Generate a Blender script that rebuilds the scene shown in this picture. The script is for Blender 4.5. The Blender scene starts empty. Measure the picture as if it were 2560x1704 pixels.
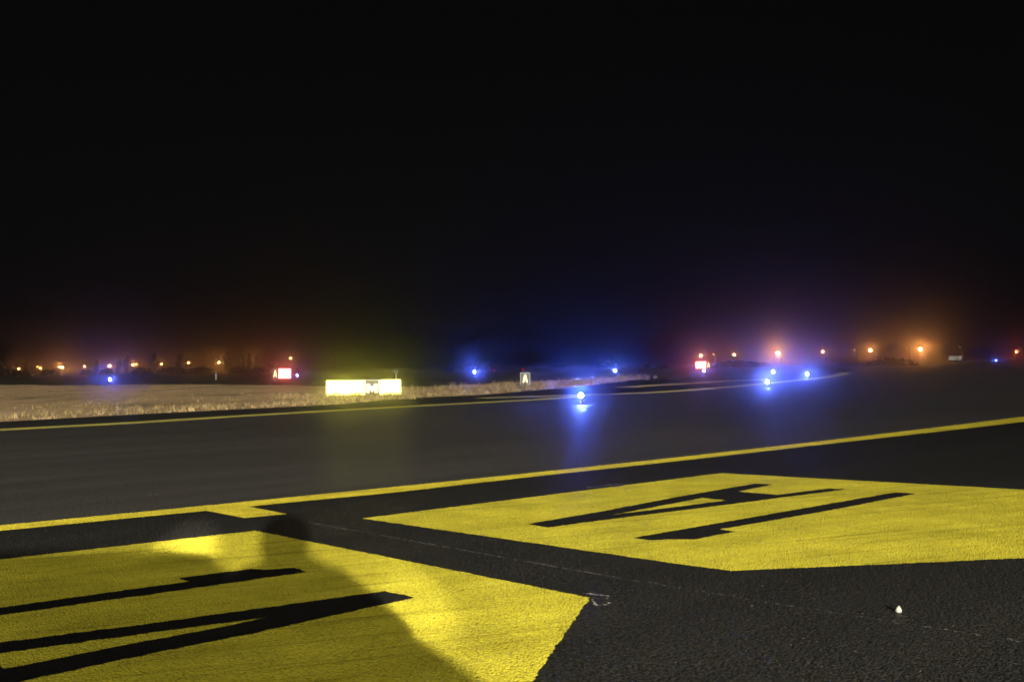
import bpy, math, random
from mathutils import Vector, Matrix, noise as mnoise
random.seed(7)
D = bpy.data
sc = bpy.context.scene
COL = sc.collection
R = math.radians

# ------------------------------------------------------------------ camera
W0, H0, F0 = 2560.0, 1704.0, 2785.0        # reference frame and focal length in its pixels
EYE = 1.5
SLOPE = 0.0130                             # tilt of the horizon
HOR0 = 925.5
roll = math.atan(SLOPE)
pitch = math.atan(((HOR0 - SLOPE * W0 / 2) - H0 / 2) * math.cos(roll) / F0)
cam_d = D.cameras.new('camera')
cam = D.objects.new('camera', cam_d)
COL.objects.link(cam)
cam_d.sensor_fit = 'HORIZONTAL'
cam_d.sensor_width = 36.0
cam_d.lens = 36.0 * F0 / W0
cam_d.clip_start = 0.05
cam_d.clip_end = 20000
ROT = Matrix.Rotation(R(90) + pitch, 3, 'X') @ Matrix.Rotation(-roll, 3, 'Z')
cam.rotation_euler = ROT.to_euler()
cam.location = (0, 0, EYE)
sc.camera = cam


def ray(px, py):
    return ROT @ Vector(((px - W0 / 2) / F0, -(py - H0 / 2) / F0, -1.0))


def G(px, py, z=0.0):
    """surveyed point on a horizontal plane"""
    d = ray(px, py)
    t = (z - EYE) / d.z
    return Vector((d.x * t, d.y * t, z))


def AT(px, py, dist):
    """surveyed point at a given distance north of the eye"""
    d = ray(px, py)
    t = dist / d.y
    return Vector((d.x * t, dist, EYE + d.z * t))


# ------------------------------------------------------------------ world, lights, exposure
SUN_AZ, SUN_EL = R(170), R(36)             # azimuth clockwise from +Y
w = D.worlds.new('World')
sc.world = w
w.use_nodes = True
nt = w.node_tree
nt.nodes.clear()
wo = nt.nodes.new('ShaderNodeOutputWorld')
bg = nt.nodes.new('ShaderNodeBackground')
sky = nt.nodes.new('ShaderNodeTexSky')
sky.sky_type = 'NISHITA'
sky.sun_disc = False
sky.sun_elevation = SUN_EL
sky.sun_rotation = SUN_AZ
hs = nt.nodes.new('ShaderNodeHueSaturation')
hs.inputs['Saturation'].default_value = 0.12
nt.links.new(sky.outputs[0], hs.inputs['Color'])
nt.links.new(hs.outputs[0], bg.inputs['Color'])
bg.inputs['Strength'].default_value = 0.0003
nt.links.new(bg.outputs[0], wo.inputs['Surface'])

sun_d = D.lights.new('fill_sun', 'SUN')  # night fill for floodlighting out of view, added as a parallel lamp
sun_d.energy = 2.55
sun_d.angle = R(6)
sun_d.color = (1.0, 0.95, 0.80)
fill_sun = D.objects.new('fill_sun', sun_d)
COL.objects.link(fill_sun)
sd = Vector((math.sin(SUN_AZ) * math.cos(SUN_EL), math.cos(SUN_AZ) * math.cos(SUN_EL), math.sin(SUN_EL)))
fill_sun.rotation_euler = sd.to_track_quat('Z', 'Y').to_euler()
fill_sun.location = (0, -20, 30)

sc.view_settings.view_transform = 'Standard'
sc.view_settings.look = 'None'
sc.view_settings.exposure = 0
sc.view_settings.gamma = 1
cy = sc.cycles
cy.use_denoising = True
cy.max_bounces = 4
cy.diffuse_bounces = 2
cy.glossy_bounces = 2
cy.volume_bounces = 0
cy.sample_clamp_indirect = 4
cy.use_light_tree = True
cy.caustics_reflective = False
cy.caustics_refractive = False
sc.render.film_transparent = False
cy.filter_width = 1.7


# ------------------------------------------------------------------ tools
class MB:
    def __init__(s):
        s.v, s.f = [], []

    def poly(s, pts):
        n = len(s.v)
        s.v += [tuple(p) for p in pts]
        s.f.append(tuple(range(n, n + len(pts))))

    def box(s, c, size, mat=None, taper=1.0):
        n = len(s.v)
        hx, hy, hz = size[0] / 2, size[1] / 2, size[2] / 2
        for dz in (-1, 1):
            k = taper if dz > 0 else 1
            for dx, dy in ((-1, -1), (1, -1), (1, 1), (-1, 1)):
                p = Vector((c[0] + dx * hx * k, c[1] + dy * hy * k, c[2] + dz * hz))
                s.v.append(tuple(mat @ p if mat else p))
        for q in ((0, 3, 2, 1), (4, 5, 6, 7), (0, 1, 5, 4), (1, 2, 6, 5), (2, 3, 7, 6), (3, 0, 4, 7)):
            s.f.append(tuple(n + i for i in q))

    def lathe(s, prof, c=(0, 0, 0), seg=12):
        """profile of (radius, z) pairs turned about a vertical axis"""
        n = len(s.v)
        for r, z in prof:
            for k in range(seg):
                a = 2 * math.pi * k / seg
                s.v.append((c[0] + r * math.cos(a), c[1] + r * math.sin(a), c[2] + z))
        for i in range(len(prof) - 1):
            for k in range(seg):
                a, b = n + i * seg + k, n + i * seg + (k + 1) % seg
                s.f.append((a, b, b + seg, a + seg))
        s.f.append(tuple(n + k for k in reversed(range(seg))))
        m = n + (len(prof) - 1) * seg
        s.f.append(tuple(m + k for k in range(seg)))

    def tube(s, p, q, r1, r2=None, seg=8):
        r2 = r1 if r2 is None else r2
        p, q = Vector(p), Vector(q)
        m = (q - p).to_track_quat('Z', 'Y').to_matrix()
        n = len(s.v)
        for c, r in ((p, r1), (q, r2)):
            for k in range(seg):
                a = 2 * math.pi * k / seg
                s.v.append(tuple(c + m @ Vector((r * math.cos(a), r * math.sin(a), 0))))
        for k in range(seg):
            a, b = n + k, n + (k + 1) % seg
            s.f.append((a, b, b + seg, a + seg))
        s.f.append(tuple(n + k for k in reversed(range(seg))))
        s.f.append(tuple(n + seg + k for k in range(seg)))

    def build(s, name, mat, parent=None, smooth=False):
        me = D.meshes.new(name)
        me.from_pydata(s.v, [], s.f)
        me.update()
        if mat:
            me.materials.append(mat)
        if smooth:
            for p in me.polygons:
                p.use_smooth = True
        o = D.objects.new(name, me)
        COL.objects.link(o)
        if parent:
            o.parent = parent
        return o


def tag(o, label=None, cat=None, group=None, kind=None):
    if label: o['label'] = label
    if cat: o['category'] = cat
    if group: o['group'] = group
    if kind: o['kind'] = kind
    return o


def empty(name, loc, rz=0.0):
    o = D.objects.new(name, None)
    COL.objects.link(o)
    o.location = loc
    o.rotation_euler = (0, 0, rz)
    o.empty_display_size = 0.2
    return o


def kids(o):
    return [c for c in D.objects if c.parent == o]


def copy_tree(o, parent=None):
    c = o.copy()
    COL.objects.link(c)
    c.parent = parent
    for ch in kids(o):
        copy_tree(ch, c)
    return c


# ------------------------------------------------------------------ materials
def new_mat(name):
    m = D.materials.new(name)
    m.use_nodes = True
    n = m.node_tree.nodes
    return m, m.node_tree, n['Principled BSDF']


def node(t, kind, **kw):
    n = t.nodes.new(kind)
    for k, v in kw.items():
        if k in n.inputs.keys():
            n.inputs[k].default_value = v
        else:
            setattr(n, k, v)
    return n


def plain(name, col, rough=0.6, metal=0.0, var=0.15, scale=6.0):
    m, t, b = new_mat(name)
    tc = node(t, 'ShaderNodeTexCoord')
    nz = node(t, 'ShaderNodeTexNoise', Scale=scale, Detail=4.0)
    t.links.new(tc.outputs['Object'], nz.inputs['Vector'])
    r = node(t, 'ShaderNodeValToRGB')
    r.color_ramp.elements[0].position = 0.3
    r.color_ramp.elements[1].position = 0.7
    r.color_ramp.elements[0].color = [c * (1 - var) for c in col] + [1]
    r.color_ramp.elements[1].color = [min(1, c * (1 + var)) for c in col] + [1]
    t.links.new(nz.outputs[0], r.inputs[0])
    t.links.new(r.outputs[0], b.inputs['Base Color'])
    b.inputs['Roughness'].default_value = rough
    b.inputs['Metallic'].default_value = metal
    return m


def glow(name, col, strength):
    m, t, b = new_mat(name)
    t.nodes.remove(b)
    e = node(t, 'ShaderNodeEmission')
    e.inputs[0].default_value = (*col, 1)
    e.inputs[1].default_value = strength
    t.links.new(e.outputs[0], t.nodes['Material Output'].inputs[0])
    m.cycles.emission_sampling = 'FRONT'
    return m


def ramp(t, fac, stops):
    r = node(t, 'ShaderNodeValToRGB')
    el = r.color_ramp.elements
    while len(el) < len(stops):
        el.new(0.5)
    for e, (p, c) in zip(el, stops):
        e.position = p
        e.color = (c, c, c, 1) if isinstance(c, (int, float)) else (*c, 1)
    t.links.new(fac, r.inputs[0])
    return r.outputs[0]


def mix(t, fac, a, b, mode='MIX'):
    n = node(t, 'ShaderNodeMix', data_type='RGBA', blend_type=mode)
    for sock, val in ((n.inputs[0], fac), (n.inputs[6], a), (n.inputs[7], b)):
        if hasattr(val, 'links') or hasattr(val, 'is_linked'):
            t.links.new(val, sock)
        elif isinstance(val, (int, float)):
            sock.default_value = val if sock.type == 'VALUE' else (val, val, val, 1)
        else:
            sock.default_value = (*val, 1)
    return n.outputs[2]


LINE_DIR = math.atan2(1, 1)               # painted lines run at about 45 degrees to the view


def world_coords(t, scale=(1, 1, 1), rz=0.0):
    g = node(t, 'ShaderNodeNewGeometry')
    mp = node(t, 'ShaderNodeMapping')
    mp.inputs['Scale'].default_value = scale
    rot = node(t, 'ShaderNodeVectorRotate', rotation_type='Z_AXIS')
    rot.inputs['Angle'].default_value = rz
    t.links.new(g.outputs['Position'], rot.inputs['Vector'])
    t.links.new(rot.outputs[0], mp.inputs['Vector'])
    return mp.outputs[0]


def aggregate_bump(t, b, dist=0.006, strength=1.0):
    """coarse stone texture of the asphalt"""
    c = world_coords(t)
    v = node(t, 'ShaderNodeTexVoronoi', Scale=70.0, feature='SMOOTH_F1')
    v.inputs['Smoothness'].default_value = 0.4
    n = node(t, 'ShaderNodeTexNoise', Scale=60.0, Detail=3.0, Roughness=0.6)
    t.links.new(c, v.inputs['Vector'])
    t.links.new(c, n.inputs['Vector'])
    a = node(t, 'ShaderNodeMath', operation='MULTIPLY_ADD')
    t.links.new(v.outputs['Distance'], a.inputs[0])
    a.inputs[1].default_value = -1.1
    t.links.new(n.outputs[0], a.inputs[2])
    bp = node(t, 'ShaderNodeBump', Strength=strength, Distance=dist)
    t.links.new(a.outputs[0], bp.inputs['Height'])
    t.links.new(bp.outputs[0], b.inputs['Normal'])
    return c, a.outputs[0]


def asphalt_mat(name, dark, light, rough=0.62, specks=True, bump=0.012, spec=0.3):
    m, t, b = new_mat(name)
    c, h = aggregate_bump(t, b, bump)
    big = node(t, 'ShaderNodeTexNoise', Scale=0.12, Detail=4.0, Roughness=0.6)
    t.links.new(c, big.inputs['Vector'])
    fine = node(t, 'ShaderNodeTexNoise', Scale=42.0, Detail=3.0, Roughness=0.7)
    t.links.new(c, fine.inputs['Vector'])
    streak = node(t, 'ShaderNodeTexNoise', Scale=1.0, Detail=4.0)
    t.links.new(world_coords(t, (0.05, 1.1, 1), -LINE_DIR), streak.inputs['Vector'])
    base = mix(t, ramp(t, big.outputs[0], [(0.35, 0.0), (0.65, 1.0)]), dark, light)
    base = mix(t, 1.0, base, ramp(t, streak.outputs[0], [(0.32, 0.76), (0.68, 1.18)]), 'MULTIPLY')
    base = mix(t, 1.0, base, ramp(t, fine.outputs[0], [(0.36, 0.15), (0.52, 0.9), (0.68, 2.1)]), 'MULTIPLY')
    if specks:
        sp = node(t, 'ShaderNodeTexVoronoi', Scale=20.0, feature='F1')
        t.links.new(c, sp.inputs['Vector'])
        sel = node(t, 'ShaderNodeSeparateColor')
        t.links.new(sp.outputs['Color'], sel.inputs[0])
        near = node(t, 'ShaderNodeMath', operation='LESS_THAN')
        near.inputs[1].default_value = 0.10
        t.links.new(sp.outputs['Distance'], near.inputs[0])
        rare = node(t, 'ShaderNodeMath', operation='GREATER_THAN')
        rare.inputs[1].default_value = 0.86
        t.links.new(sel.outputs[0], rare.inputs[0])
        both = node(t, 'ShaderNodeMath', operation='MULTIPLY')
        t.links.new(near.outputs[0], both.inputs[0])
        t.links.new(rare.outputs[0], both.inputs[1])
        base = mix(t, both.outputs[0], base, (0.16, 0.155, 0.13))  # pale specks painted in as small glints on the stone
    t.links.new(base, b.inputs['Base Color'])
    b.inputs['Roughness'].default_value = rough
    b.inputs['Specular IOR Level'].default_value = spec
    return m


def paint_mat(name, col, wear, bump=0.022, rough=0.6, pits=0.42):
    m, t, b = new_mat(name)
    c, h = aggregate_bump(t, b, bump)
    st = node(t, 'ShaderNodeTexNoise', Scale=1.0, Detail=5.0, Roughness=0.6)
    t.links.new(world_coords(t, (0.6, 5.0, 1), -R(35)), st.inputs['Vector'])
    st2 = node(t, 'ShaderNodeTexNoise', Scale=1.4, Detail=4.0)
    t.links.new(c, st2.inputs['Vector'])
    fine = node(t, 'ShaderNodeTexNoise', Scale=44.0, Detail=4.0, Roughness=0.75)
    t.links.new(c, fine.inputs['Vector'])
    base = mix(t, ramp(t, st.outputs[0], [(0.35, 0.0), (0.7, 1.0)]), wear, col)
    base = mix(t, 1.0, base, ramp(t, st2.outputs[0], [(0.3, 0.74), (0.7, 1.10)]), 'MULTIPLY')
    base = mix(t, 1.0, base, ramp(t, fine.outputs[0], [(0.33, pits), (0.47, 0.98), (0.72, 1.12)]), 'MULTIPLY')
    sc_ = node(t, 'ShaderNodeTexNoise', Scale=1.0, Detail=3.0, Roughness=0.7)
    t.links.new(world_coords(t, (0.35, 9.0, 1), -R(24)), sc_.inputs['Vector'])
    base = mix(t, 1.0, base, ramp(t, sc_.outputs[0], [(0.30, 0.62), (0.45, 1.0)]), 'MULTIPLY')
    t.links.new(base, b.inputs['Base Color'])
    b.inputs['Roughness'].default_value = rough
    b.inputs['Specular IOR Level'].default_value = 0.12
    return m


M = {}
M['taxiway'] = asphalt_mat('taxiway_asphalt', (0.038, 0.0355, 0.0325), (0.050, 0.0468, 0.043), rough=0.50, bump=0.004, spec=0.36)  # tone raised for the brightness the surface shows at grazing angles
M['dimmed_near_taxiway'] = asphalt_mat('dimmed_near_asphalt', (0.0148, 0.0142, 0.0128), (0.0190, 0.0182, 0.0164), rough=0.55, bump=0.018, spec=0.12)  # same pavement as the taxiway, painted darker for its dimmer look nearby
M['shoulder'] = asphalt_mat('shoulder_asphalt', (0.012, 0.012, 0.011), (0.018, 0.017, 0.015), specks=False)
M['yellow'] = paint_mat('yellow_paint', (0.64, 0.56, 0.046), (0.54, 0.46, 0.032))
M['line_yellow'] = paint_mat('brightened_line_paint', (0.86, 0.72, 0.055), (0.74, 0.60, 0.045))  # brighter copy of the yellow paint, offsetting lamp falloff along the line
M['old_yellow'] = paint_mat('brightened_weathered_paint', (0.78, 0.68, 0.13), (0.62, 0.55, 0.14))  # weathered tone, raised as well to offset lamp falloff far out
M['black'] = paint_mat('black_paint', (0.0042, 0.0038, 0.0034), (0.0065, 0.006, 0.005), rough=0.75)
M['chalk'] = plain('chalk', (0.30, 0.29, 0.27), 0.9)
M['steel'] = plain('galvanised_steel', (0.25, 0.25, 0.25), 0.5, 0.4)
M['dark_metal'] = plain('dark_painted_metal', (0.03, 0.03, 0.03), 0.5)
M['sign_white'] = plain('white_sign_frame', (0.75, 0.74, 0.70), 0.5, var=0.05)
M['sign_black'] = plain('black_sign_face', (0.03, 0.028, 0.026), 0.4)
M['pale_panel'] = plain('pale_panel', (0.78, 0.76, 0.72), 0.6, var=0.2, scale=2)
M['stone'] = plain('white_stone', (0.20, 0.195, 0.17), 0.8, var=0.08, scale=40)
M['bark'] = plain('bark', (0.05, 0.04, 0.03), 0.9)
M['leaf'] = plain('dark_leaf', (0.022, 0.022, 0.014), 0.9, var=0.4, scale=1.5)
M['scrub'] = plain('scrub_leaf', (0.016, 0.014, 0.011), 0.9, var=0.4, scale=1.0)


def ground_mat(name, stops, scale, stretch=(1, 1, 1), bump=0.05):
    m, t, b = new_mat(name)
    c = world_coords(t, stretch)
    n1 = node(t, 'ShaderNodeTexNoise', Scale=scale, Detail=7.0, Roughness=0.62)
    n2 = node(t, 'ShaderNodeTexNoise', Scale=scale * 9, Detail=4.0, Roughness=0.7)
    t.links.new(c, n1.inputs['Vector'])
    t.links.new(c, n2.inputs['Vector'])
    col = mix(t, 1.0, ramp(t, n1.outputs[0], stops), ramp(t, n2.outputs[0], [(0.3, 0.7), (0.7, 1.25)]), 'MULTIPLY')
    bp = node(t, 'ShaderNodeBump', Strength=0.8, Distance=bump)
    t.links.new(n2.outputs[0], bp.inputs['Height'])
    t.links.new(bp.outputs[0], b.inputs['Normal'])
    t.links.new(col, b.inputs['Base Color'])
    b.inputs['Roughness'].default_value = 0.95
    b.inputs['Specular IOR Level'].default_value = 0.1
    return m


M['terrain'] = ground_mat('dark_turf', [(0.35, (0.020, 0.024, 0.011)), (0.65, (0.046, 0.044, 0.027))], 0.05)
M['field'] = ground_mat('dry_earth', [(0.26, (0.13, 0.10, 0.05)), (0.38, (0.30, 0.21, 0.105)), (0.48, (0.46, 0.315, 0.17)), (0.58, (0.52, 0.35, 0.195)), (0.70, (0.68, 0.51, 0.31))], 0.30, (0.8, 0.30, 1))
M['far_field'] = ground_mat('far_dry_grass', [(0.3, (0.030, 0.027, 0.022)), (0.7, (0.05, 0.044, 0.036))], 0.03)

m, t, b = new_mat('dry_grass_blade')
oi = node(t, 'ShaderNodeNewGeometry')
nz = node(t, 'ShaderNodeTexNoise', Scale=1.1, Detail=3.0)
t.links.new(world_coords(t), nz.inputs['Vector'])
col = ramp(t, nz.outputs[0], [(0.3, (0.09, 0.064, 0.024)), (0.5, (0.27, 0.195, 0.085)), (0.7, (0.50, 0.37, 0.18))])
rnd = ramp(t, oi.outputs['Random Per Island'], [(0.0, 0.5), (1.0, 1.3)])
t.links.new(mix(t, 1.0, col, rnd, 'MULTIPLY'), b.inputs['Base Color'])
b.inputs['Roughness'].default_value = 0.9
M['blade'] = m

# ------------------------------------------------------------------ ground
def sheet(name, pts, z, mat):
    mb = MB()
    mb.poly([(p[0], p[1], z) for p in pts])
    o = mb.build(name, mat)
    tag(o, kind='structure')
    return o


big = [(-3900, -900), (3900, -900), (3900, 3900), (-3900, 3900)]
sheet('ground', big, -0.020, M['terrain'])
# far paler grassland along the horizon on the left
sheet('grassland', [G(-500, 944), G(300, 944.5), G(700, 941), G(1000, 936), G(1300, 932), G(1300, 919), G(900, 924), G(300, 932), G(-500, 940)], -0.012, M['far_field'])
# dry earth field beside the taxiway
fld_top = [(-700, 966), (-200, 962), (0, 961), (150, 962.5), (300, 961), (450, 960), (640, 961.5), (760, 963), (860, 966), (1000, 966), (1096, 964), (1209, 958), (1298, 953), (1426, 949), (1597, 943)]
fld_bot = [(1604, 946), (1453, 966), (1372, 972), (1209, 986), (1100, 991), (998, 996), (851, 1010), (580, 1023), (320, 1036), (0, 1053.6), (-300, 1066), (-700, 1082)]
fpts = []
for (a, b2) in zip(fld_top, fld_top[1:]):
    for k in range(6):
        u = k / 6
        x = a[0] + (b2[0] - a[0]) * u
        y = a[1] + (b2[1] - a[1]) * u + random.uniform(-0.7, 0.7)
        fpts.append(G(x, y))
fpts += [G(*p) for p in fld_bot]
sheet('field', fpts, -0.008, M['field'])

edge = [(-700, 1082), (-300, 1066), (0, 1053.6), (320, 1036), (580, 1023), (851, 1010), (998, 996), (1100, 991), (1209, 986), (1372, 972), (1453, 966), (1604, 946),
        (1740, 951), (1880, 947), (1960, 944), (2040, 935), (2110, 928), (2128, 925), (2100, 917), (2080, 912.5), (2304, 909.5), (2560, 905), (3300, 896)]
back = [(260, 120), (260, -80), (-90, -80), (-90, 20)]
sheet('shoulder', [(p.x, p.y) for p in (G(*q) for q in edge)] + back, -0.004, M['shoulder'])

# yellow edge lines (centre of the stroke, half width in metres)
lineA = [(-700, 1109), (-300, 1089.5), (0, 1074), (320, 1057), (580, 1041), (900, 1022), (1220, 1005), (1372, 996.5), (1453, 989.5)]
lineB = [(1203, 995), (1344, 990.5), (1453, 987), (1616, 981.6), (1755, 972.3), (1892, 960.5), (1984, 951), (2052.5, 944.2), (2098, 936.6), (2117, 930.7)]
lineC = [(1560, 968), (1640, 962.7), (1740, 957), (1823, 951.5), (1920, 948)]
taxi = [(p.x, p.y) for p in (G(*q) for q in lineA + lineB[3:] + [(2112, 920), (2090, 913.5), (2304, 910.5), (2560, 906), (3300, 897)])]
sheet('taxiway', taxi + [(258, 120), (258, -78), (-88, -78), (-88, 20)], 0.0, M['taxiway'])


def smooth_line(pts, n=8):
    """Catmull-Rom through ground points"""
    P = [G(*p) for p in pts]
    P = [P[0] * 2 - P[1]] + P + [P[-1] * 2 - P[-2]]
    out = []
    for i in range(1, len(P) - 2):
        for k in range(n):
            u = k / n
            p0, p1, p2, p3 = P[i - 1:i + 3]
            out.append(0.5 * ((2 * p1) + (-p0 + p2) * u + (2 * p0 - 5 * p1 + 4 * p2 - p3) * u * u + (-p0 + 3 * p1 - 3 * p2 + p3) * u ** 3))
    out.append(P[-2])
    return out


def stroke(name, pts, half, z, mat, wob=0.0):
    mb = MB()
    rows = []
    for i, p in enumerate(pts):
        a, c = pts[max(0, i - 1)], pts[min(len(pts) - 1, i + 1)]
        d = (c - a).normalized()
        nrm = Vector((-d.y, d.x, 0))
        h = half * (1 + random.uniform(-wob, wob))
        rows.append((p + nrm * h, p - nrm * h))
    for (a, b1), (c, d1) in zip(rows, rows[1:]):
        mb.poly([(*a.xy, z), (*c.xy, z), (*d1.xy, z), (*b1.xy, z)])
    o = mb.build(name, mat)
    return tag(o, kind='structure')


stroke('taxiway_edge_line', smooth_line(lineA), 0.46, 0.004, M['old_yellow'])
stroke('taxiway_edge_line', smooth_line(lineB), 0.60, 0.006, M['old_yellow'])
stroke('taxiway_edge_line', smooth_line(lineC), 0.75, 0.004, M['old_yellow'])

def ragged(P, amp=0.010, step=0.035, far=14.0):
    """outline with the small unevenness of paint on coarse stone"""
    out = []
    for a, b2 in zip(P, P[1:] + P[:1]):
        L = (b2 - a).length
        d = (b2 - a) / max(L, 1e-6)
        nrm = Vector((-d.y, d.x, 0))
        n = max(1, int(L / step)) if min(a.y, b2.y) < far else max(1, int(L / .3))
        for k in range(n):
            p = a + d * (L * k / n)
            out.append(p + (nrm * (amp * (mnoise.noise(p * 9.0) * 1.2 + random.uniform(-.7, .7))) if k else Vector((0, 0, 0))))
    return out


top = [(-500, 1361), (0, 1313.7), (500, 1265.5), (1000, 1216), (1350, 1180), (1700, 1142.5), (2130, 1093.5), (2560, 1041), (3000, 984)]
bot = [(-500, 1376), (0, 1327.3), (500, 1278.4), (800, 1249), (1000, 1229.5), (1350, 1190), (1700, 1152), (2130, 1103), (2560, 1054), (3000, 999)]
ta, bo = smooth_line([(-900, 1400.5)] + top + [(3300, 945)], 6), smooth_line(bot, 6)
sheet('dimmed_near_taxiway', [(p.x, p.y - 0.08) for p in ta] + [(200, 20), (200, -70), (-70, -70), (-70, 4)], 0.002, M['dimmed_near_taxiway'])  # darker copy of the taxiway; the brightness gradient is put into its colour
mb = MB()
ta, bo = smooth_line(top, 6), smooth_line(bot, 6)
mb.poly([(*p.xy, 0.006) for p in ragged(ta + list(reversed(bo)), 0.009, 0.04, 30)])
tag(mb.build('taxiway_line', M['line_yellow']), kind='structure')
mb = MB()
mb.poly([(*G(*p).xy, 0.009) for p in [(509, 1276.5), (611, 1296), (717, 1286), (615, 1266)]])
tag(mb.build('taxiway_line_stub', M['line_yellow']), kind='structure')


# painted panels with their characters
def flat(name, pts, z, mat, parent=None, origin=Vector((0, 0, 0))):
    mb = MB()
    mb.poly([(p[0] - origin.x, p[1] - origin.y, z) for p in pts])
    return mb.build(name, mat, parent)


def flat_tris(name, pts, holes, z, mat, parent, origin):
    from mathutils.geometry import tessellate_polygon
    loops = [[Vector((p[0], p[1], 0)) for p in pts]] + [[Vector((p[0], p[1], 0)) for p in h] for h in holes]
    allp = [p for l in loops for p in l]
    mb = MB()
    mb.v = [(p.x - origin.x, p.y - origin.y, z) for p in allp]
    mb.f = [tuple(t_) for t_ in tessellate_polygon(loops)]
    o = mb.build(name, mat, parent)
    for p in o.data.polygons:
        if p.normal.z < 0:
            p.flip()
    return o


g2 = lambda L: ragged([G(*p) for p in L])
# right-hand panel
pr = empty('painted_panel', G(1780, 1300))
tag(pr, 'yellow painted ground panel with a black A and a 1, whole left tip visible', 'ground marking', 'painted yellow panels on the asphalt')
flat('panel', g2([(905, 1296.5), (1803, 1183), (2560, 1224.5), (3050, 1252), (3050, 1374), (2560, 1396), (1827, 1428), (1700, 1411)]), 0.006, M['yellow'], pr, pr.location)
A_out = [(1316.8, 1312), (1372, 1320), (1500, 1302.5), (1824, 1262), (2114, 1224.3), (2074, 1222), (1943, 1238.2), (1845.5, 1230), (1932, 1212), (1888, 1209.8), (1701, 1242), (1511.6, 1278.5)]
A_in = [(1532.7, 1288.3), (1756.4, 1245.8), (1818, 1251.8), (1675, 1270.6)]
flat_tris('character', g2(A_out), [g2(A_in)], 0.010, M['black'], pr, pr.location)
one = [(1582.7, 1346.3), (1631, 1352.4), (1675, 1350), (1735, 1350), (1839, 1330.5), (1800, 1324.8), (2076, 1277), (2290, 1235), (2238, 1232), (1950, 1282.5)]
flat_tris('character', g2(one), [], 0.010, M['black'], pr, pr.location)
# left-hand panel, its far end outside the picture
pl = empty('painted_panel', G(640, 1480))
tag(pl, 'yellow painted ground panel with black characters crossed by the shadow of a head', 'ground marking', 'painted yellow panels on the asphalt')
flat('panel', g2([(638, 1327), (1475, 1495), (1330, 1704), (1000, 2180), (-900, 2300), (-900, 1503), (0, 1399.5)]), 0.006, M['yellow'], pl, pl.location)
oneL = [(767, 1431), (735.7, 1421.6), (667, 1425.8), (629, 1424), (448, 1447), (473, 1455.6), (261.5, 1484.6), (0, 1521.5), (-420, 1582), (-400, 1604), (0, 1539.5), (400, 1484), (578, 1458.5)]
flat_tris('character', g2(oneL), [], 0.010, M['black'], pl, pl.location)
AL = [(1035.8, 1496.5), (964.5, 1479.5), (667, 1521), (560, 1535.7), (400, 1558), (0, 1609.4), (-420, 1666), (-420, 1696), (0, 1635.8), (400, 1580.5), (560, 1559.5), (669, 1545), (560, 1569), (400, 1598.5),
      (12, 1675), (-160, 1600 + 30), (-260, 1660), (-170, 1720), (-420, 1775), (-400, 1830), (71, 1702), (400, 1631), (560, 1600), (709, 1568.7), (830.8, 1540.4)]
AL = [(1035.8, 1496.5), (964.5, 1479.5), (667, 1521), (560, 1535.7), (400, 1558), (0, 1609.4), (-420, 1666), (-420, 1696), (-120, 1653), (-60, 1720), (-420, 1790), (-400, 1830), (71, 1702), (400, 1631), (560, 1600), (709, 1568.7), (830.8, 1540.4)]
AL_in = [(669, 1545), (560, 1559.5), (400, 1580.5), (0, 1635.8), (-42, 1641), (12, 1675), (400, 1598.5), (560, 1569)]
flat_tris('character', g2(AL), [g2(AL_in)], 0.010, M['black'], pl, pl.location)


# chalk scribbles and the dashed scratch across the asphalt
def scratch(mb, pts, width, dens, z, jit=0.01, seg=(0.03, 0.12)):
    """one uneven strip along a ground polyline: worn almost away between its surviving dabs"""
    P = [G(*p) for p in pts]
    first = True
    for si, (A, B) in enumerate(zip(P, P[1:])):
        L = (B - A).length
        d = (B - A) / L
        n = Vector((-d.y, d.x, 0))
        s_ = 0.0
        while s_ < L:
            wd = width * random.uniform(0.35, 1.0) if random.random() < (dens[si] if isinstance(dens, list) else dens) else 0.0012
            l = random.uniform(*seg)
            o = n * random.uniform(-jit, jit)
            for u in (0.0, 0.25, 0.75):
                p = A + d * min(L, s_ + l * u) + o
                h = (wd if u else 0.0012) / 2
                k = len(mb.v)
                mb.v += [(*(p - n * h).xy, z), (*(p + n * h).xy, z)]
                if not first:
                    mb.f.append((k - 2, k, k + 1, k - 1))
                first = False
            s_ += l
    return mb


M['faint'] = plain('faint_scratch', (0.105, 0.10, 0.095), 0.9, var=0.3, scale=20)
mb = MB()
scratch(mb, [(770, 1306), (1600, 1455)], 0.016, 0.75, 0.0055, 0.006, (0.015, 0.06))
tag(mb.build('survey_line', M['faint']), 'thin broken pale line scratched across the asphalt between the two yellow panels', 'chalk line')
mb = MB()
scratch(mb, [(1610, 1456), (2200, 1551), (2900, 1655)], 0.014, 0.33, 0.0055, 0.02, (0.006, 0.03))
tag(mb.build('survey_line', M['faint']), 'worn dotted continuation of the pale line, passing below the white stone', 'chalk line')
mb = MB()
scratch(mb, [(1457, 1483.5), (1500, 1488.5), (1521, 1490), (1520, 1498), (1480, 1496), (1487, 1511), (1493, 1514), (1509, 1513), (1517, 1513), (1522, 1507)], 0.022, [.75, .9, .6, .05, .3, .8, .05, .8, .6], 0.0055, 0.006, (0.008, 0.03))
tag(mb.build('chalk_mark', M['chalk']), 'small white chalk scribble at the corner of the shadowed yellow panel', 'chalk mark')
mb = scratch(MB(), [(1455, 1221), (1555, 1209)], 0.05, 0.8, 0.0055, 0.02)
tag(mb.build('paint_smear', M['faint']), 'faint pale paint smear on asphalt just above the edge of the panel with the A', 'paint smear')
mb = scratch(MB(), [(352, 1238), (395, 1236)], 0.05, 0.8, 0.0055, 0.02)
tag(mb.build('paint_scuff', M['faint']), 'short pale scuff on open asphalt beyond the bold yellow line', 'paint scuff')

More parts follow.
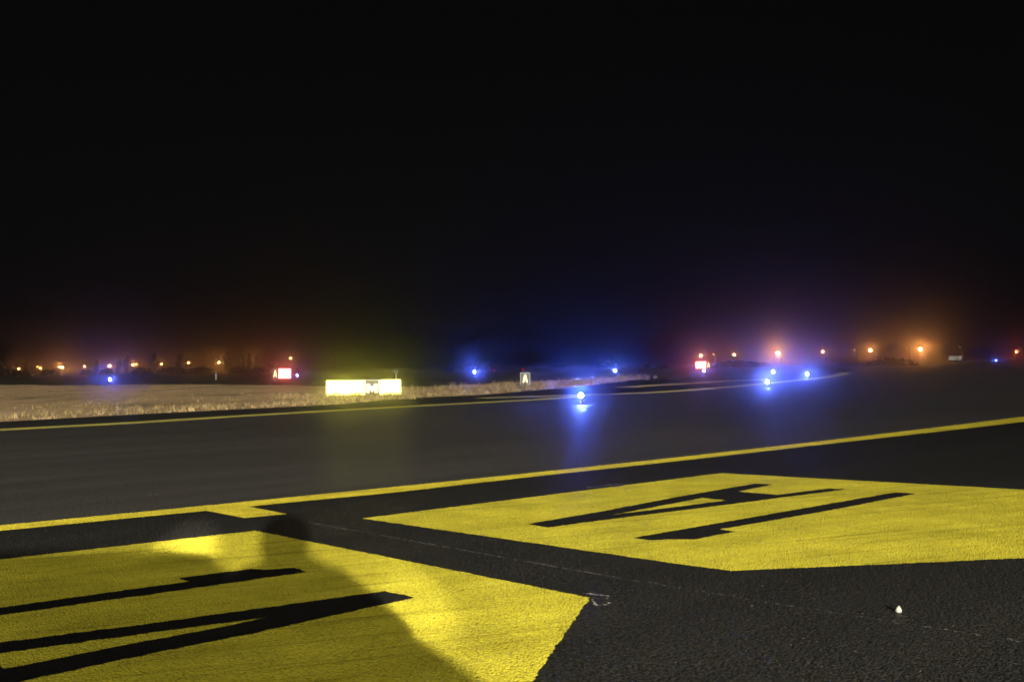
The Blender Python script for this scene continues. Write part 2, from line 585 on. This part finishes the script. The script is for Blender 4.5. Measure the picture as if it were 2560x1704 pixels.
# white stone
import bmesh
bm = bmesh.new()
bmesh.ops.create_icosphere(bm, subdivisions=2, radius=1.0)
for v in bm.verts:
    k = 1 + 0.16 * mnoise.noise(v.co * 1.7)
    v.co = Vector((v.co.x * 0.025 * k, v.co.y * 0.022 * k, v.co.z * 0.021 * k))
    tp = max(0.0, (v.co.z + 0.021) / 0.042)
    v.co.x *= 1.05 - 0.68 * tp
    v.co.y *= 1.05 - 0.6 * tp
    v.co.z += 0.019
me = D.meshes.new('white_pebble')
bm.to_mesh(me)
bm.free()
me.materials.append(M['stone'])
pb = D.objects.new('white_pebble', me)
COL.objects.link(pb)
pb.location = G(2247, 1530)
tag(pb, 'small pointed white stone lying on the bare asphalt', 'pebble')


# ------------------------------------------------------------------ grass
def tuft(mb, p, h, n, spread):
    for _ in range(n):
        a = random.uniform(0, 2 * math.pi)
        r = random.uniform(0, spread)
        bx, by = p.x + r * math.cos(a), p.y + r * math.sin(a)
        l = h * random.uniform(0.45, 1.15)
        a2 = random.uniform(0, 2 * math.pi)
        lean = random.uniform(0.1, 0.75) * l
        wd = random.uniform(0.006, 0.016)
        a3 = random.uniform(-0.7, 0.7)
        wx, wy = wd * math.cos(a3), wd * math.sin(a3)
        mx, my = bx + lean * 0.35 * math.cos(a2), by + lean * 0.35 * math.sin(a2)
        tx, ty = bx + lean * math.cos(a2), by + lean * math.sin(a2)
        k = len(mb.v)
        mb.v += [(bx - wx, by - wy, -0.02), (bx + wx, by + wy, -0.02), (mx + wx * .8, my + wy * .8, l * .62), (mx - wx * .8, my - wy * .8, l * .62), (tx, ty, l)]
        mb.f += [(k, k + 1, k + 2, k + 3), (k + 3, k + 2, k + 4)]


strip = [(-700, 1080), (-300, 1064), (0, 1052), (320, 1035), (580, 1022), (851, 1009), (998, 995), (1100, 990), (1209, 985), (1372, 971), (1453, 965), (1530, 955), (1600, 944.5)]
S = smooth_line(strip, 10)
mb = MB()
for p, q in zip(S, S[1:]):
    L = (q - p).length
    d = (q - p) / max(L, 1e-6)
    nrm = Vector((-d.y, d.x, 0))
    if nrm.y < 0: nrm = -nrm
    dist = p.y
    cnt = int(L * 30 * min(1.0, 48.0 / max(dist, 1)) + 0.5)
    for _ in range(cnt):
        u = random.random()
        off = random.random() ** 1.4 * 3.2
        pp = p + (q - p) * u + nrm * (off - 0.1 + 0.25 * mnoise.noise(Vector((p.x * .8, p.y * .8, 3))))
        clump = max(0.0, min(1.0, 0.45 + 0.75 * mnoise.noise(Vector((pp.x * 0.55, pp.y * 0.55, 0))) + 0.3 * mnoise.noise(Vector((pp.x * 2.1, pp.y * 2.1, 4)))))
        if random.random() > 0.12 + clump * 1.1: continue
        h = (0.05 + 0.24 * clump) * (0.5 if off < 0.45 else 1.0) * random.uniform(.6, 1.25) * (1.0 if dist < 60 else 1.25)
        tuft(mb, pp, h, 5 if dist < 60 else 4, 0.10)
# thicker dry stand around and right of the bright yellow sign
SR = smooth_line([(980, 985), (1100, 976), (1209, 970), (1298, 964), (1426, 958), (1520, 951), (1597, 944)], 10)
for p, q in zip(SR, SR[1:]):
    L = (q - p).length
    for _ in range(int(L * 11)):
        pp = p + (q - p) * random.random() + Vector((random.uniform(-2, 2), random.uniform(-5, 5), 0))
        cl = 0.5 + 0.5 * mnoise.noise(Vector((pp.x * 0.7, pp.y * 0.35, 5)))
        if random.random() > 0.2 + cl: continue
        tuft(mb, pp, (0.10 + 0.50 * cl) * random.uniform(.5, 1.5), 4, 0.18)
for _ in range(420):
    pp = G(random.uniform(690, 1040), random.uniform(990, 997)) + Vector((0, random.uniform(-1.2, 1.0), 0))
    tuft(mb, pp, random.uniform(0.12, 0.34), 5, 0.12)
tag(mb.build('dry_grass', M['blade']), kind='stuff')

mb = MB()
for _ in range(700):
    x = random.uniform(-250, 1000)
    y = 963 + 60 * random.random() ** 1.3
    lim = 1053 - x * 0.05
    if y > lim: continue
    pp = G(x, y)
    c = mnoise.noise(Vector((pp.x * 0.10, pp.y * 0.06, 9)))
    if c < 0.0 and random.random() < 0.85: continue
    tuft(mb, pp, random.uniform(0.04, 0.13), 4, 0.35)
tag(mb.build('weeds', M['blade']), kind='stuff')

# ------------------------------------------------------------------ lamps
def blue_mat(k):
    return glow('blue_lens_glow', (0.085, 0.15, 1.0), k)


def edge_light(px, py, label, k, lens_z=0.34, dist=None, size=1.0, dim=False):
    p = G(px, py, lens_z) if dist is None else AT(px, py, dist)
    o = empty('taxiway_edge_light', (p.x, p.y, 0))
    tag(o, label, 'edge light', 'blue taxiway edge lights')
    mb = MB()
    mb.lathe([(0.13, 0.0), (0.13, 0.025), (0.06, 0.035)], seg=12)
    mb.build('base', M['dark_metal'], o)
    mb = MB()
    mb.lathe([(0.032, 0.035), (0.032, 0.22), (0.065, 0.235), (0.07, 0.262)], seg=10)
    mb.build('stem', M['steel'], o)
    mb = MB()
    s = size
    mb.lathe([(0.058 * s, 0.264), (0.07 * s, 0.264 + 0.05 * s), (0.066 * s, 0.264 + 0.10 * s), (0.045 * s, 0.264 + 0.145 * s), (0.012 * s, 0.264 + 0.16 * s)], seg=10)
    mb.build('lens', blue_mat(k / (0.02 * s * s)), o, True)
    return o


KB = 42.0
edge_light(1452, 988, 'large bright blue edge light on the yellow line, nearest to the viewer', KB * 1.15)
edge_light(275, 949, 'lone blue edge light beyond the dry field at the far left', KB * 1.0, size=1.5)
edge_light(743, 938, 'tiny dim violet edge light just right of the left red sign', KB * 0.12)
edge_light(1186, 930, 'blue edge light in the dark grass between the yellow sign and the single A sign', KB * 1.3, size=1.5)
edge_light(1538, 927, 'blue edge light behind the tip of the dry grass strip', KB * 1.5, size=1.5)
edge_light(1760, 927, 'blue edge light directly under the right red sign', KB * 0.7, size=1.3)
edge_light(1933, 929, 'upper left one of the three clustered blue edge lights', KB * 1.7, size=1.3)
edge_light(1918, 954, 'lowest of the three clustered blue edge lights, at the pale lines', KB * 1.2)
edge_light(2018, 935, 'rightmost of the three clustered blue edge lights, inside the line bend', KB * 1.7, size=1.2)
edge_light(2490, 901, 'faint blue edge light at the far right edge, under the small red light', KB * 1.0, size=1.5)


def mast_lamp(px, py, dist, k, label, group, r=0.42, hue=(1.0, 0.36, 0.085), twin=False, arm=0.9):
    p = AT(px, py, dist)
    o = empty('street_lamp', (p.x, p.y, -0.02))
    tag(o, label, 'street lamp', group)
    h = max(p.z, 1.2)
    mb = MB()
    mb.tube((arm, 0, 0), (arm, 0, h + 0.25), 0.14, 0.08)
    mb.build('pole', M['steel'], o)
    mb = MB()
    mb.tube((arm, 0, h + 0.25), (0.0, 0, h + 0.34), 0.06, 0.05)
    mb.box((0, 0, h + 0.30 + r * 0.6), (r * 1.3, r * 1.1, 0.12))
    mb.build('lamp_head', M['dark_metal'], o)
    mb = MB()
    s = 1.0
    mb.lathe([(r * 0.25, -r), (r * 0.75, -r * 0.6), (r * 0.9, 0), (r * 0.75, r * 0.55), (r * 0.2, r * 0.6)], (0, 0, h), 8)
    mb.build('bulb', glow('sodium_glow', hue, k), o, True)
    return o


KO = 290.0
GL = 'sodium lamps behind the trees'
LL = [(47, 921, .35, 'leftmost orange lamp on the horizon, low between dark trees'),
      (94, 916, .12, 'upper left small lamp of the close pair, second place from the left edge'),
      (101, 919.5, .3, 'lower right lamp of the close pair near the left edge'),
      (151, 916.5, .8, 'left half of the bright merged orange lamp pair with a wide glow'),
      (156, 918, .8, 'right half of the bright merged orange lamp pair with a wide glow'),
      (211, 915, .3, 'small orange lamp right of the bright merged pair'),
      (274, 913.5, .75, 'glowing orange lamp directly above the lone blue edge light'),
      (333, 911, .75, 'orange lamp glowing just behind a low dark bush'),
      (342, 909, .15, 'small pale lamp touching the lamp behind the low bush'),
      (404, 909, .4, 'orange lamp to the right of a tall dark column tree'),
      (471.5, 906, .3, 'small pale orange lamp between two dark trees'),
      (547.5, 905, 1.0, 'orange lamp with a visible pole and a wide ground glow'),
      (626.5, 901.5, 1.0, 'orange lamp shining through ragged tree branches'),
      (727, 894.5, .3, 'last pale lamp of the left row, above the left red sign')]
for px, py, k, lb in LL:
    mast_lamp(px, py, 420, KO * k, lb, GL, r=0.37 if k > .2 else .24)
mast_lamp(832, 893, 470, KO * .02, 'barely lit lamp above the bright yellow sign', GL, r=.3)
GR = 'sodium lamps on the right horizon'
LR = [(1752, 888, .6, .42, 'orange lamp directly above the right red sign'),
      (1784, 885, .12, .22, 'tiny faint lamp close to the right of the lamp above the right red sign'),
      (1836, 885.5, .4, .42, 'small round orange lamp between the right red sign and the brightest glow'),
      (1945, 882, 2.3, .55, 'orange lamp with a huge pinkish glow above the clustered blue lights'),
      (2057, 878.5, .45, .42, 'small orange lamp just right of the huge pinkish glow'),
      (2136, 874, .04, .3, 'dull grey lamp beside the medium orange lamp on the right'),
      (2176, 874.5, 1.1, .5, 'medium orange lamp with a pole, left neighbour of the golden glow'),
      (2266, 869.5, .08, .22, 'tiny pale lamp close to the left of the golden glow'),
      (2301, 871.5, 2.2, .58, 'brightest golden lamp on the right with a wide amber glow'),
      (2400, 867, .015, .3, 'almost dark lamp above the unlit pale sign')]
for px, py, k, r, lb in LR:
    mast_lamp(px, py, 350, KO * k, lb, GR, r=r * .8)


def red_light(px, py, dist, k, label, h=None, r=0.16):
    p = AT(px, py, dist)
    o = empty('obstruction_light', (p.x, p.y, -0.02))
    tag(o, label, 'red light', 'small red lights on the field')
    mb = MB()
    mb.lathe([(0.10, 0), (0.05, 0.08), (0.05, p.z - r * .8)], seg=8)
    mb.build('post', M['dark_metal'], o)
    mb = MB()
    mb.lathe([(r * .6, -r * .8), (r, -r * .2), (r * .8, r * .6), (r * .2, r)], (0, 0, p.z), 8)
    mb.build('lens', glow('red_lens_glow', (1.0, 0.02, 0.03) if k < 20 else (1.0, .16, .05), k), o, True)
    return o


red_light(1235, 924.5, 200, 1.3, 'tiny red light in the dark grass left of the single A sign')
red_light(1308, 923, 200, 1.3, 'tiny red light right above the single A sign')
red_light(1945, 918.5, 170, .5, 'faint pinkish red light over the clustered blue lights', r=.1)
red_light(2541, 879, 330, 140.0, 'red light on a pole at the extreme right of the horizon', r=.26)

# ------------------------------------------------------------------ signs
M['lit_yellow'] = glow('lit_yellow_face', (1.0, 0.90, 0.085), 14.5)
M['lit_red'] = glow('lit_red_face', (1.0, 0.13, 0.12), 20.0)
M['lit_letter'] = glow('lit_letter', (1.0, 0.86, 0.42), 2.4)
M['lit_letter_hot'] = glow('lit_letter_hot', (1.0, 0.97, 0.55), 2.2)


def letter_A(mb, cx, z0, wd, h, y):
    """upright A as one face set facing -y"""
    s = wd * 0.30
    hx = wd / 2
    P = lambda x, z: (cx + x, y, z0 + z)
    zc0, zc1 = h * 0.24, h * 0.40
    inner = lambda z: (hx - s) * (1 - z / (h * 0.86))
    outer = lambda z: s * .55 + (hx - s * .55) * (1 - z / h)
    for sg in (-1, 1):
        q = [P(sg * hx, 0), P(sg * (hx - s), 0), P(sg * 0.0, h * 0.86), P(0, h), P(sg * s * .55, h)]
        mb.poly(q if sg < 0 else q[::-1])
    mb.poly([P(-inner(zc0), zc0), P(inner(zc0), zc0), P(inner(zc1), zc1), P(-inner(zc1), zc1)])


def letter_M(mb, cx, z0, wd, h, y):
    P = lambda x, z: (cx + x, y, z0 + z)
    hx, s = wd / 2, wd * 0.27
    for sg in (-1, 1):
        q = [P(sg * hx, 0), P(sg * (hx - s), 0), P(sg * (hx - s), h), P(sg * hx, h)]
        mb.poly(q if sg < 0 else q[::-1])
        q = [P(sg * (hx - s), h), P(sg * (hx - s), h * .45), P(0, 0.06 * h), P(0, h * 0.62)]
        mb.poly(q if sg < 0 else q[::-1])


def sign(label, px, ybase, dist, panels, z0, h, rz=0.0, legs=True, cat='airfield sign'):
    """panels: (width, kind) from left to right, px = left edge"""
    left = AT(px, ybase, dist)
    tot = sum(p[0] for p in panels)
    o = empty('airfield_sign', (left.x, left.y, -0.02), rz)
    tag(o, label, cat, 'lit airfield signs')
    th = 0.22
    fr = MB()
    fr.box((tot / 2, th / 2 + .012, z0 + h / 2), (tot, th, h))
    fr.build('cabinet', M['sign_white'], o)
    x = 0.0
    for wd, kd in panels:
        g = 0.028
        face = MB()
        fz0, fz1 = z0 + g, z0 + h - g
        face.poly([(x + g, 0.006, fz0), (x + wd - g, 0.006, fz0), (x + wd - g, 0.006, fz1), (x + g, 0.006, fz1)])
        mt = {'Y': M['lit_yellow'], 'R': M['lit_red']}.get(kd, M['sign_black'])
        f = face.build('face', mt, o)
        if kd in ('A', 'M'):
            l = MB()
            hh = (fz1 - fz0) * (0.74 if kd == 'A' else 0.66)
            zz = fz0 + (fz1 - fz0) * (0.13 if kd == 'A' else .10)
            (letter_A if kd == 'A' else letter_M)(l, x + wd / 2, zz, (wd - 2 * g) * (0.62 if kd == 'A' else 0.86), hh, 0.0)
            l.build('letter', M['lit_letter_hot'] if kd == 'M' else M['lit_letter'], f)
        x += wd
    # rims between and around the faces
    x = 0.0
    if legs:
        for u in ((0.12, 0.88) if tot > 1 else (0.3, 0.7)):
            l = MB()
            l.box((tot * u, th / 2 + .012, z0 / 2), (0.07, 0.07, z0))
            l.build('leg', M['steel'], o)
    return o


sign('bright yellow lit sign in the grass, two glaring faces around a dark M face', 815, 985, 53.5, [(1.86, 'Y'), (0.68, 'M'), (1.05, 'Y')], 0.10, 0.74, R(3.5))
sign('red lit sign on the left with a dark A face at its left end', 680, 946, 120, [(0.70, 'A'), (1.34, 'R')], 0.26, 1.06)
sign('small single dark sign with a lit A, standing behind the dry grass', 1301, 960, 74, [(0.65, 'A')], 0.12, 0.80)
sign('red lit sign on the right with a dark A face at its right end', 1739, 921, 160, [(1.52, 'R'), (0.66, 'A')], 0.47, 1.03)

p = AT(2372, 901, 250)
o = empty('unlit_sign', (p.x, p.y, -0.02))
tag(o, 'pale grey unlit board standing low on the right horizon', 'sign')
mb = MB(); mb.box((1.45, .06, 1.5), (2.9, .1, 1.1)); mb.build('board', M['sign_black'], o)
for x0, x1 in ((.05, .5), (.58, 1.02), (1.10, 1.52), (1.62, 1.78), (1.95, 2.2), (2.28, 2.85)):
    mb = MB(); mb.box(((x0 + x1) / 2, 0, 1.5), (x1 - x0, .016, .92)); mb.build('pale_face', M['pale_panel'], o)
for u in (.4, 2.5):
    mb = MB(); mb.box((u, .06, .475), (.1, .1, .95)); mb.build('leg', M['steel'], o)

p = AT(540, 948, 140)
o = empty('marker_post', (p.x, p.y, -0.02))
tag(o, 'thin white marker post standing in the dark turf left of the left red sign', 'marker post')
mb = MB(); mb.lathe([(0.07, 0), (0.07, .95), (0.02, 1.0)], seg=8); mb.build('post', M['pale_panel'], o)
mb = MB(); mb.lathe([(0.073, .78), (0.073, .88)], seg=8); mb.build('band', M['dark_metal'], o)
p = AT(990, 936, 95)
o = empty('forked_post', (p.x, p.y, -0.02))
tag(o, 'small forked grey post poking up behind the right end of the yellow sign', 'post')
mb = MB(); mb.tube((0, 0, 0), (0, 0, .82), .035); mb.build('post', M['pale_panel'], o)
for sg in (-1, 1):
    mb = MB(); mb.tube((0, 0, .8), (sg * .14, 0, 1.0), .025); mb.box((sg * .14, 0, 1.05), (.09, .06, .13)); mb.build('arm', M['pale_panel'], o)


# ------------------------------------------------------------------ trees and bushes
def crown_mesh(mb, c, rx, rz, n, leaf):
    """leaf clumps spread unevenly through an upright ellipsoid"""
    lobes = [(Vector((random.gauss(0, .35), random.gauss(0, .35), random.uniform(-.8, .85))), random.uniform(.3, .6)) for _ in range(13)]
    k = 0
    while k < n:
        lb, lr = random.choice(lobes)
        d = Vector((random.gauss(0, 1), random.gauss(0, 1), random.gauss(0, 1))).normalized() * lr * random.random() ** .4
        q = lb + d
        if abs(q.z) > 1.05: continue
        k += 1
        taper = 1.0 - 0.45 * max(0, q.z)
        p = Vector((c[0] + q.x * rx * taper, c[1] + q.y * rx * taper, c[2] + q.z * rz))
        s = leaf * random.uniform(.5, 1.4)
        m_ = Matrix.Rotation(random.uniform(0, 6.28), 3, 'Z') @ Matrix.Rotation(random.uniform(-1.2, 1.2), 3, 'X')
        mb.poly([p + m_ @ Vector(v) for v in ((-s, 0, -s * .6), (s * .8, 0, -s * .9), (s, 0, s * .7), (0, 0, s * 1.2), (-s * .9, 0, s * .5))])


def tree(px, ytop, ybot, wpx, dist, label):
    b0 = AT(px, ybot, dist)
    tp = AT(px, ytop, dist)
    h = tp.z
    o = empty('tree', (b0.x, b0.y, -0.02))
    tag(o, label, 'tree', 'dark trees on the left horizon')
    rx = wpx * dist / F0 / 2
    mb = MB()
    mb.tube((0, 0, 0), (rx * .1, 0, h * .55), .16, .07)
    for a in range(4):
        an = a * 1.7
        mb.tube((0, 0, h * (.2 + .07 * a)), (rx * .6 * math.cos(an), rx * .6 * math.sin(an), h * (.5 + .08 * a)), .07, .03, 5)
    mb.build('trunk', M['bark'], o)
    mb = MB()
    crown_mesh(mb, (0, 0, h * .56), rx, h * .46, 620, .20 * max(1, rx * .8))
    mb.build('crown', M['leaf'], o)


def bush(px, ytop, wpx, dist, label, mat='leaf', grp='low bushes along the horizon'):
    tp = AT(px, ytop, dist)
    h = max(tp.z, .9)
    rx = wpx * dist / F0 / 2
    o = empty('bush', (tp.x, tp.y, -0.02))
    tag(o, label, 'bush', grp)
    mb = MB()
    n = int(260 + 30 * rx)
    for _ in range(n):
        u = random.uniform(-1, 1)
        env = h * (1 - u * u) ** .5 * (.75 + .35 * mnoise.noise(Vector((u * 4 + px, 0, 0))))
        z = env * random.random() ** .6
        s = random.uniform(.12, .34) * (1 + rx * .05)
        p = Vector((u * rx, random.uniform(-1, 1) * min(rx, 2.0) * (1 - u * u) ** .5, max(z, .05)))
        m_ = Matrix.Rotation(random.uniform(0, 6.28), 3, 'Z') @ Matrix.Rotation(random.uniform(-1.2, 1.2), 3, 'X')
        mb.poly([p + m_ @ Vector(v) for v in ((-s, 0, -s * .6), (s * .8, 0, -s * .9), (s, 0, s * .7), (0, 0, s * 1.2), (-s * .9, 0, s * .5))])
    mb.build('foliage', M[mat], o)
    mb = MB()
    mb.tube((0, 0, 0), (.1, 0, h * .5), .06, .03, 5)
    mb.tube((0, 0, 0), (-.3, 0, h * .45), .05, .02, 5)
    mb.build('stem', M['bark'], o)


TD = 310
tree(6, 899, 928, 26, TD, 'broad dark tree cut by the left edge of the photo')
tree(63, 904, 927, 15, TD, 'dark tree between the two leftmost orange lamps')
tree(241, 902, 926, 13, TD, 'slim dark tree left of the lamp above the lone blue light')
tree(296, 896, 925, 14, TD, 'dark column tree right of the lamp above the lone blue light')
tree(316, 890, 924, 18, TD, 'tall dark tree just left of the lamp behind the low bush')
tree(387, 884, 924, 16, TD, 'tall dark column tree between the bush lamp and the next orange lamp')
tree(449, 886, 922, 20, TD, 'wide dark tree left of the small pale orange lamp')
tree(566, 884, 921, 19, TD, 'dark tree right of the lamp with the visible pole')
tree(607, 880, 920, 13, TD, 'thin tree just left of the lamp shining through branches')
tree(622, 884, 920, 15, TD, 'open ragged tree standing in front of an orange lamp')
tree(641, 892, 919, 12, TD, 'short ragged tree just right of the lamp shining through branches')
bush(30, 922, 90, TD - 30, 'long low dark scrub below the leftmost lamp')
bush(125, 921, 46, TD - 30, 'low dark bush under the bright merged lamp pair')
bush(220, 923, 36, TD - 30, 'low dark bush under the small lamp right of the merged pair')
bush(266, 919, 32, TD - 30, 'low dark bush under the lamp above the lone blue light')
bush(355, 913, 50, TD - 30, 'rounded dark bush in front of the paired lamps')
bush(430, 914, 80, TD - 30, 'long dark bush below the tall column tree')
bush(500, 913, 70, TD - 30, 'wide dark bush left of the lamp with the visible pole')
bush(600, 912, 60, TD - 30, 'dark bush below the ragged trees')
bush(690, 908, 130, TD - 30, 'very long dark hedge of scrub behind the left red sign')
bush(1519, 893, 54, 320, 'pale grey rounded bush above the blue light behind the grass tip', 'scrub')
bush(1640, 902, 60, 250, 'flat pale bush between the rounded bush and the right red sign', 'scrub')
bush(1200, 907, 180, 250, 'very wide low scrub line behind the blue light right of the yellow sign', 'scrub')
bush(2230, 893, 130, 240, 'wide green scrub below the golden glow', 'scrub')
bush(1850, 899, 150, 260, 'wide dark scrub under the small round lamp on the right', 'leaf')

# ------------------------------------------------------------------ behind the camera: light tower, van, photographer
LX, LY, LZ = 4.8, -24.8, 5.55
o = empty('light_tower', (LX, LY, 0))
tag(o, 'portable light tower with a single floodlight head behind the viewer', 'light tower')
mb = MB(); mb.box((0, -1.0, .55), (1.2, 1.8, .7)); mb.build('trailer', M['steel'], o)
for sx in (-.66, .66):
    mb = MB(); mb.tube((sx - .09, -1, .3), (sx + .09, -1, .3), .3, seg=16); mb.build('wheel', M['dark_metal'], o)
mb = MB(); mb.tube((0, -.6, .9), (0, -.6, LZ), .06, .05); mb.build('pole', M['steel'], o)
mb = MB(); mb.box((0, -.35, LZ), (.5, .3, .4)); mb.tube((0, -.6, LZ), (0, -.4, LZ), .04); mb.build('lamp_head', M['dark_metal'], o)
mb = MB(); mb.poly([(-.22, -.19, LZ - .17), (-.22, -.19, LZ + .17), (.22, -.19, LZ + .17), (.22, -.19, LZ - .17)]); mb.build('lamp_face', glow('flood_face', (1, .93, .78), 2.0), o)
sp_d = D.lights.new('floodlight', 'SPOT')
sp_d.energy = 280000
sp_d.spot_size = R(54)
sp_d.spot_blend = 1.0
sp_d.shadow_soft_size = 0.14
sp_d.color = (1.0, 0.93, 0.76)
sp = D.objects.new('floodlight', sp_d)
COL.objects.link(sp)
sp.location = (LX, LY - .1, LZ)
sp.rotation_euler = (Vector((-9.4, 40, -2.6))).to_track_quat('-Z', 'Y').to_euler()
for nm, tx, ty, ang, pw in (('reflected_streak_beam', -2.72, 9.2, 1.10, 560000), ('reflected_streak_beam', -0.62, 7.05, 0.66, 190000)):  # added spots standing in for streaks of reflected light on the ground
    nd = D.lights.new(nm, 'SPOT')
    nd.energy = pw
    nd.spot_size = R(ang)
    nd.spot_blend = 1.0
    nd.shadow_soft_size = 0.05
    nd.color = (1.0, 0.95, 0.80)
    no = D.objects.new(nm, nd)
    COL.objects.link(no)
    no.location = (LX, LY - .1, LZ)
    no.rotation_euler = (Vector((tx, ty, 0)) - no.location).to_track_quat('-Z', 'Y').to_euler()

M['van_paint'] = plain('van_paint', (0.6, 0.6, 0.58), 0.35, var=0.03)
M['glass'], t, b = new_mat('van_glass')
b.inputs['Base Color'].default_value = (.9, .95, .95, 1)
b.inputs['Transmission Weight'].default_value = 1.0
b.inputs['Roughness'].default_value = 0.02
M['rubber'] = plain('rubber', (0.02, 0.02, 0.02), 0.9)
v = empty('parked_car', (-0.9, -1.95, 0))
tag(v, 'white estate car parked side-on just behind the viewer', 'car')
prof = [(-2.45, .35), (-2.5, .95), (-2.3, 1.62), (-1.9, 1.69), (.35, 1.69), (.62, 1.66), (1.0, 1.43), (1.5, 1.38), (1.78, 1.18), (2.0, .9), (2.05, .35)]
mb = MB()
n = len(prof)
mb.v = [(x, sy * .88 * (1 if z < 1.2 else .90), z) for sy in (-1, 1) for x, z in prof]
mb.f = [tuple(range(n)), tuple(range(2 * n - 1, n - 1, -1))] + [(i, n + i, n + (i + 1) % n, (i + 1) % n) for i in range(n)]
mb.build('body', M['van_paint'], v)
for sy in (-1, 1):
    for x in (-1.5, 1.3):
        mb = MB(); mb.tube((x, sy * .74, .33), (x, sy * .90, .33), .33, seg=20); wl = mb.build('wheel', M['rubber'], v)
        mb = MB(); mb.tube((x, sy * .895, .33), (x, sy * .912, .33), .19, seg=16); mb.build('rim', M['steel'], wl)
    for x0, x1 in ((-2.05, -1.1), (-1.0, -.2), (-.1, .6)):
        mb = MB(); mb.box(((x0 + x1) / 2, sy * .80, 1.40), (x1 - x0, .014, .40)); mb.build('window', M['glass'], v)
    mb = MB(); mb.box((2.04, sy * .6, .72), (.03, .34, .16)); mb.build('headlight', M['glass'], v)


def skin_body(name, pts, edges, mat, parent, root=0, sub=2):
    me = D.meshes.new(name)
    me.from_pydata([p[:3] for p in pts], edges, [])
    ob = D.objects.new(name, me)
    COL.objects.link(ob)
    ob.parent = parent
    md = ob.modifiers.new('skin', 'SKIN')
    if not me.skin_vertices:
        me.skin_vertices.new()
    for i, p in enumerate(pts):
        r = p[3]
        me.skin_vertices[0].data[i].radius = (r, r) if not isinstance(r, tuple) else r
        me.skin_vertices[0].data[i].use_root = (i == root)
    s2 = ob.modifiers.new('sub', 'SUBSURF')
    s2.levels = s2.render_levels = sub
    me.materials.append(mat)
    return ob


M['skin'] = plain('skin', (.45, .30, .22), .6)
M['jacket'] = plain('jacket', (.03, .035, .05), .8)
M['trousers'] = plain('trousers', (.03, .03, .035), .8)
ph = empty('person', (0.0, -0.34, 0))
tag(ph, 'person in a dark hooded jacket holding up a camera behind the viewpoint', 'person')
P = [(0.02, 0, .95, .15), (.02, 0, 1.15, .16), (.02, 0, 1.36, .15), (.0, .01, 1.47, .07), (-.02, .04, 1.56, .085), (-.02, .04, 1.68, .085),
     (.22, .0, 1.36, .075), (.42, .06, 1.14, .06), (.13, .24, 1.40, .04), (.08, .27, 1.45, .035),
     (-.20, .0, 1.36, .075), (-.36, .06, 1.13, .06), (-.12, .24, 1.40, .04), (-.08, .27, 1.45, .035),
     (.12, 0, .88, .10), (.14, .02, .50, .07), (.15, 0, .10, .05), (.16, .14, .04, .045),
     (-.10, 0, .88, .10), (-.12, .02, .50, .07), (-.13, 0, .10, .05), (-.14, .14, .04, .045)]
E = [(0, 1), (1, 2), (2, 3), (3, 4), (4, 5), (2, 6), (6, 7), (7, 8), (8, 9), (2, 10), (10, 11), (11, 12), (12, 13), (0, 14), (14, 15), (15, 16), (16, 17), (0, 18), (18, 19), (19, 20), (20, 21)]
skin_body('body', P, E, M['skin'], ph)
J = [(0.02, 0, .88, .19), (.02, 0, 1.1, .185), (.02, 0, 1.34, .175), (.0, .0, 1.48, .11), (.25, .0, 1.37, .105), (.52, .05, 1.12, .085), (.30, .17, 1.27, .06), (-.22, .0, 1.37, .105), (-.45, .05, 1.12, .085), (-.27, .17, 1.27, .06)]
skin_body('jacket', J, [(0, 1), (1, 2), (2, 3), (2, 4), (4, 5), (5, 6), (2, 7), (7, 8), (8, 9)], M['jacket'], ph)
mb = MB()
mb.lathe([(.06, -.16), (.13, -.10), (.155, .0), (.14, .09), (.08, .155), (.02, .165)], (-.02, -.01, 1.62), 16)
mb.build('hood', M['jacket'], ph, True)
for sg in (-1, 1):
    for k in range(5):
        z = 1.415 + .018 * k if k < 4 else 1.40
        F = [(sg * .075, .275, 1.445, .02), (sg * (.075 - .012), .302, z, .009), (sg * (.045 if k < 4 else .06), .318, z + .004, .008), (sg * (.022 if k < 4 else .05), .316, z + (.003 if k < 4 else .05), .007)]
        skin_body('finger' if k < 4 else 'thumb', F, [(0, 1), (1, 2), (2, 3)], M['skin'], ph, sub=1)
c = empty('camera_body', (0, -.055, 1.45))
tag(c, 'small black camera held in both hands of the person', 'camera')
mb = MB(); mb.box((0, 0, 0), (.12, .035, .075)); mb.build('housing', M['dark_metal'], c)
mb = MB(); mb.tube((0, .017, 0), (0, .04, 0), .028, seg=16); mb.build('lens_barrel', M['dark_metal'], c)

# ------------------------------------------------------------------ haze
mb = MB()
x0, x1, y0, y1, z0, z1 = -3950, 3950, -950, 3950, -1.05, 16
mb.box(((x0 + x1) / 2, (y0 + y1) / 2, (z0 + z1) / 2), (x1 - x0, y1 - y0, z1 - z0))
hm = D.materials.new('haze')
hm.use_nodes = True
hn = hm.node_tree
hn.nodes.clear()
ho = hn.nodes.new('ShaderNodeOutputMaterial')
hv = hn.nodes.new('ShaderNodeVolumePrincipled')
hv.inputs['Color'].default_value = (.92, .92, .92, 1)
hv.inputs['Density'].default_value = 0.0030
hv.inputs['Anisotropy'].default_value = 0.978
hn.links.new(hv.outputs[0], ho.inputs['Volume'])
hm.cycles.homogeneous_volume = True
hm.cycles.volume_sampling = 'DISTANCE'
hz = mb.build('haze', hm)
tag(hz, kind='stuff')
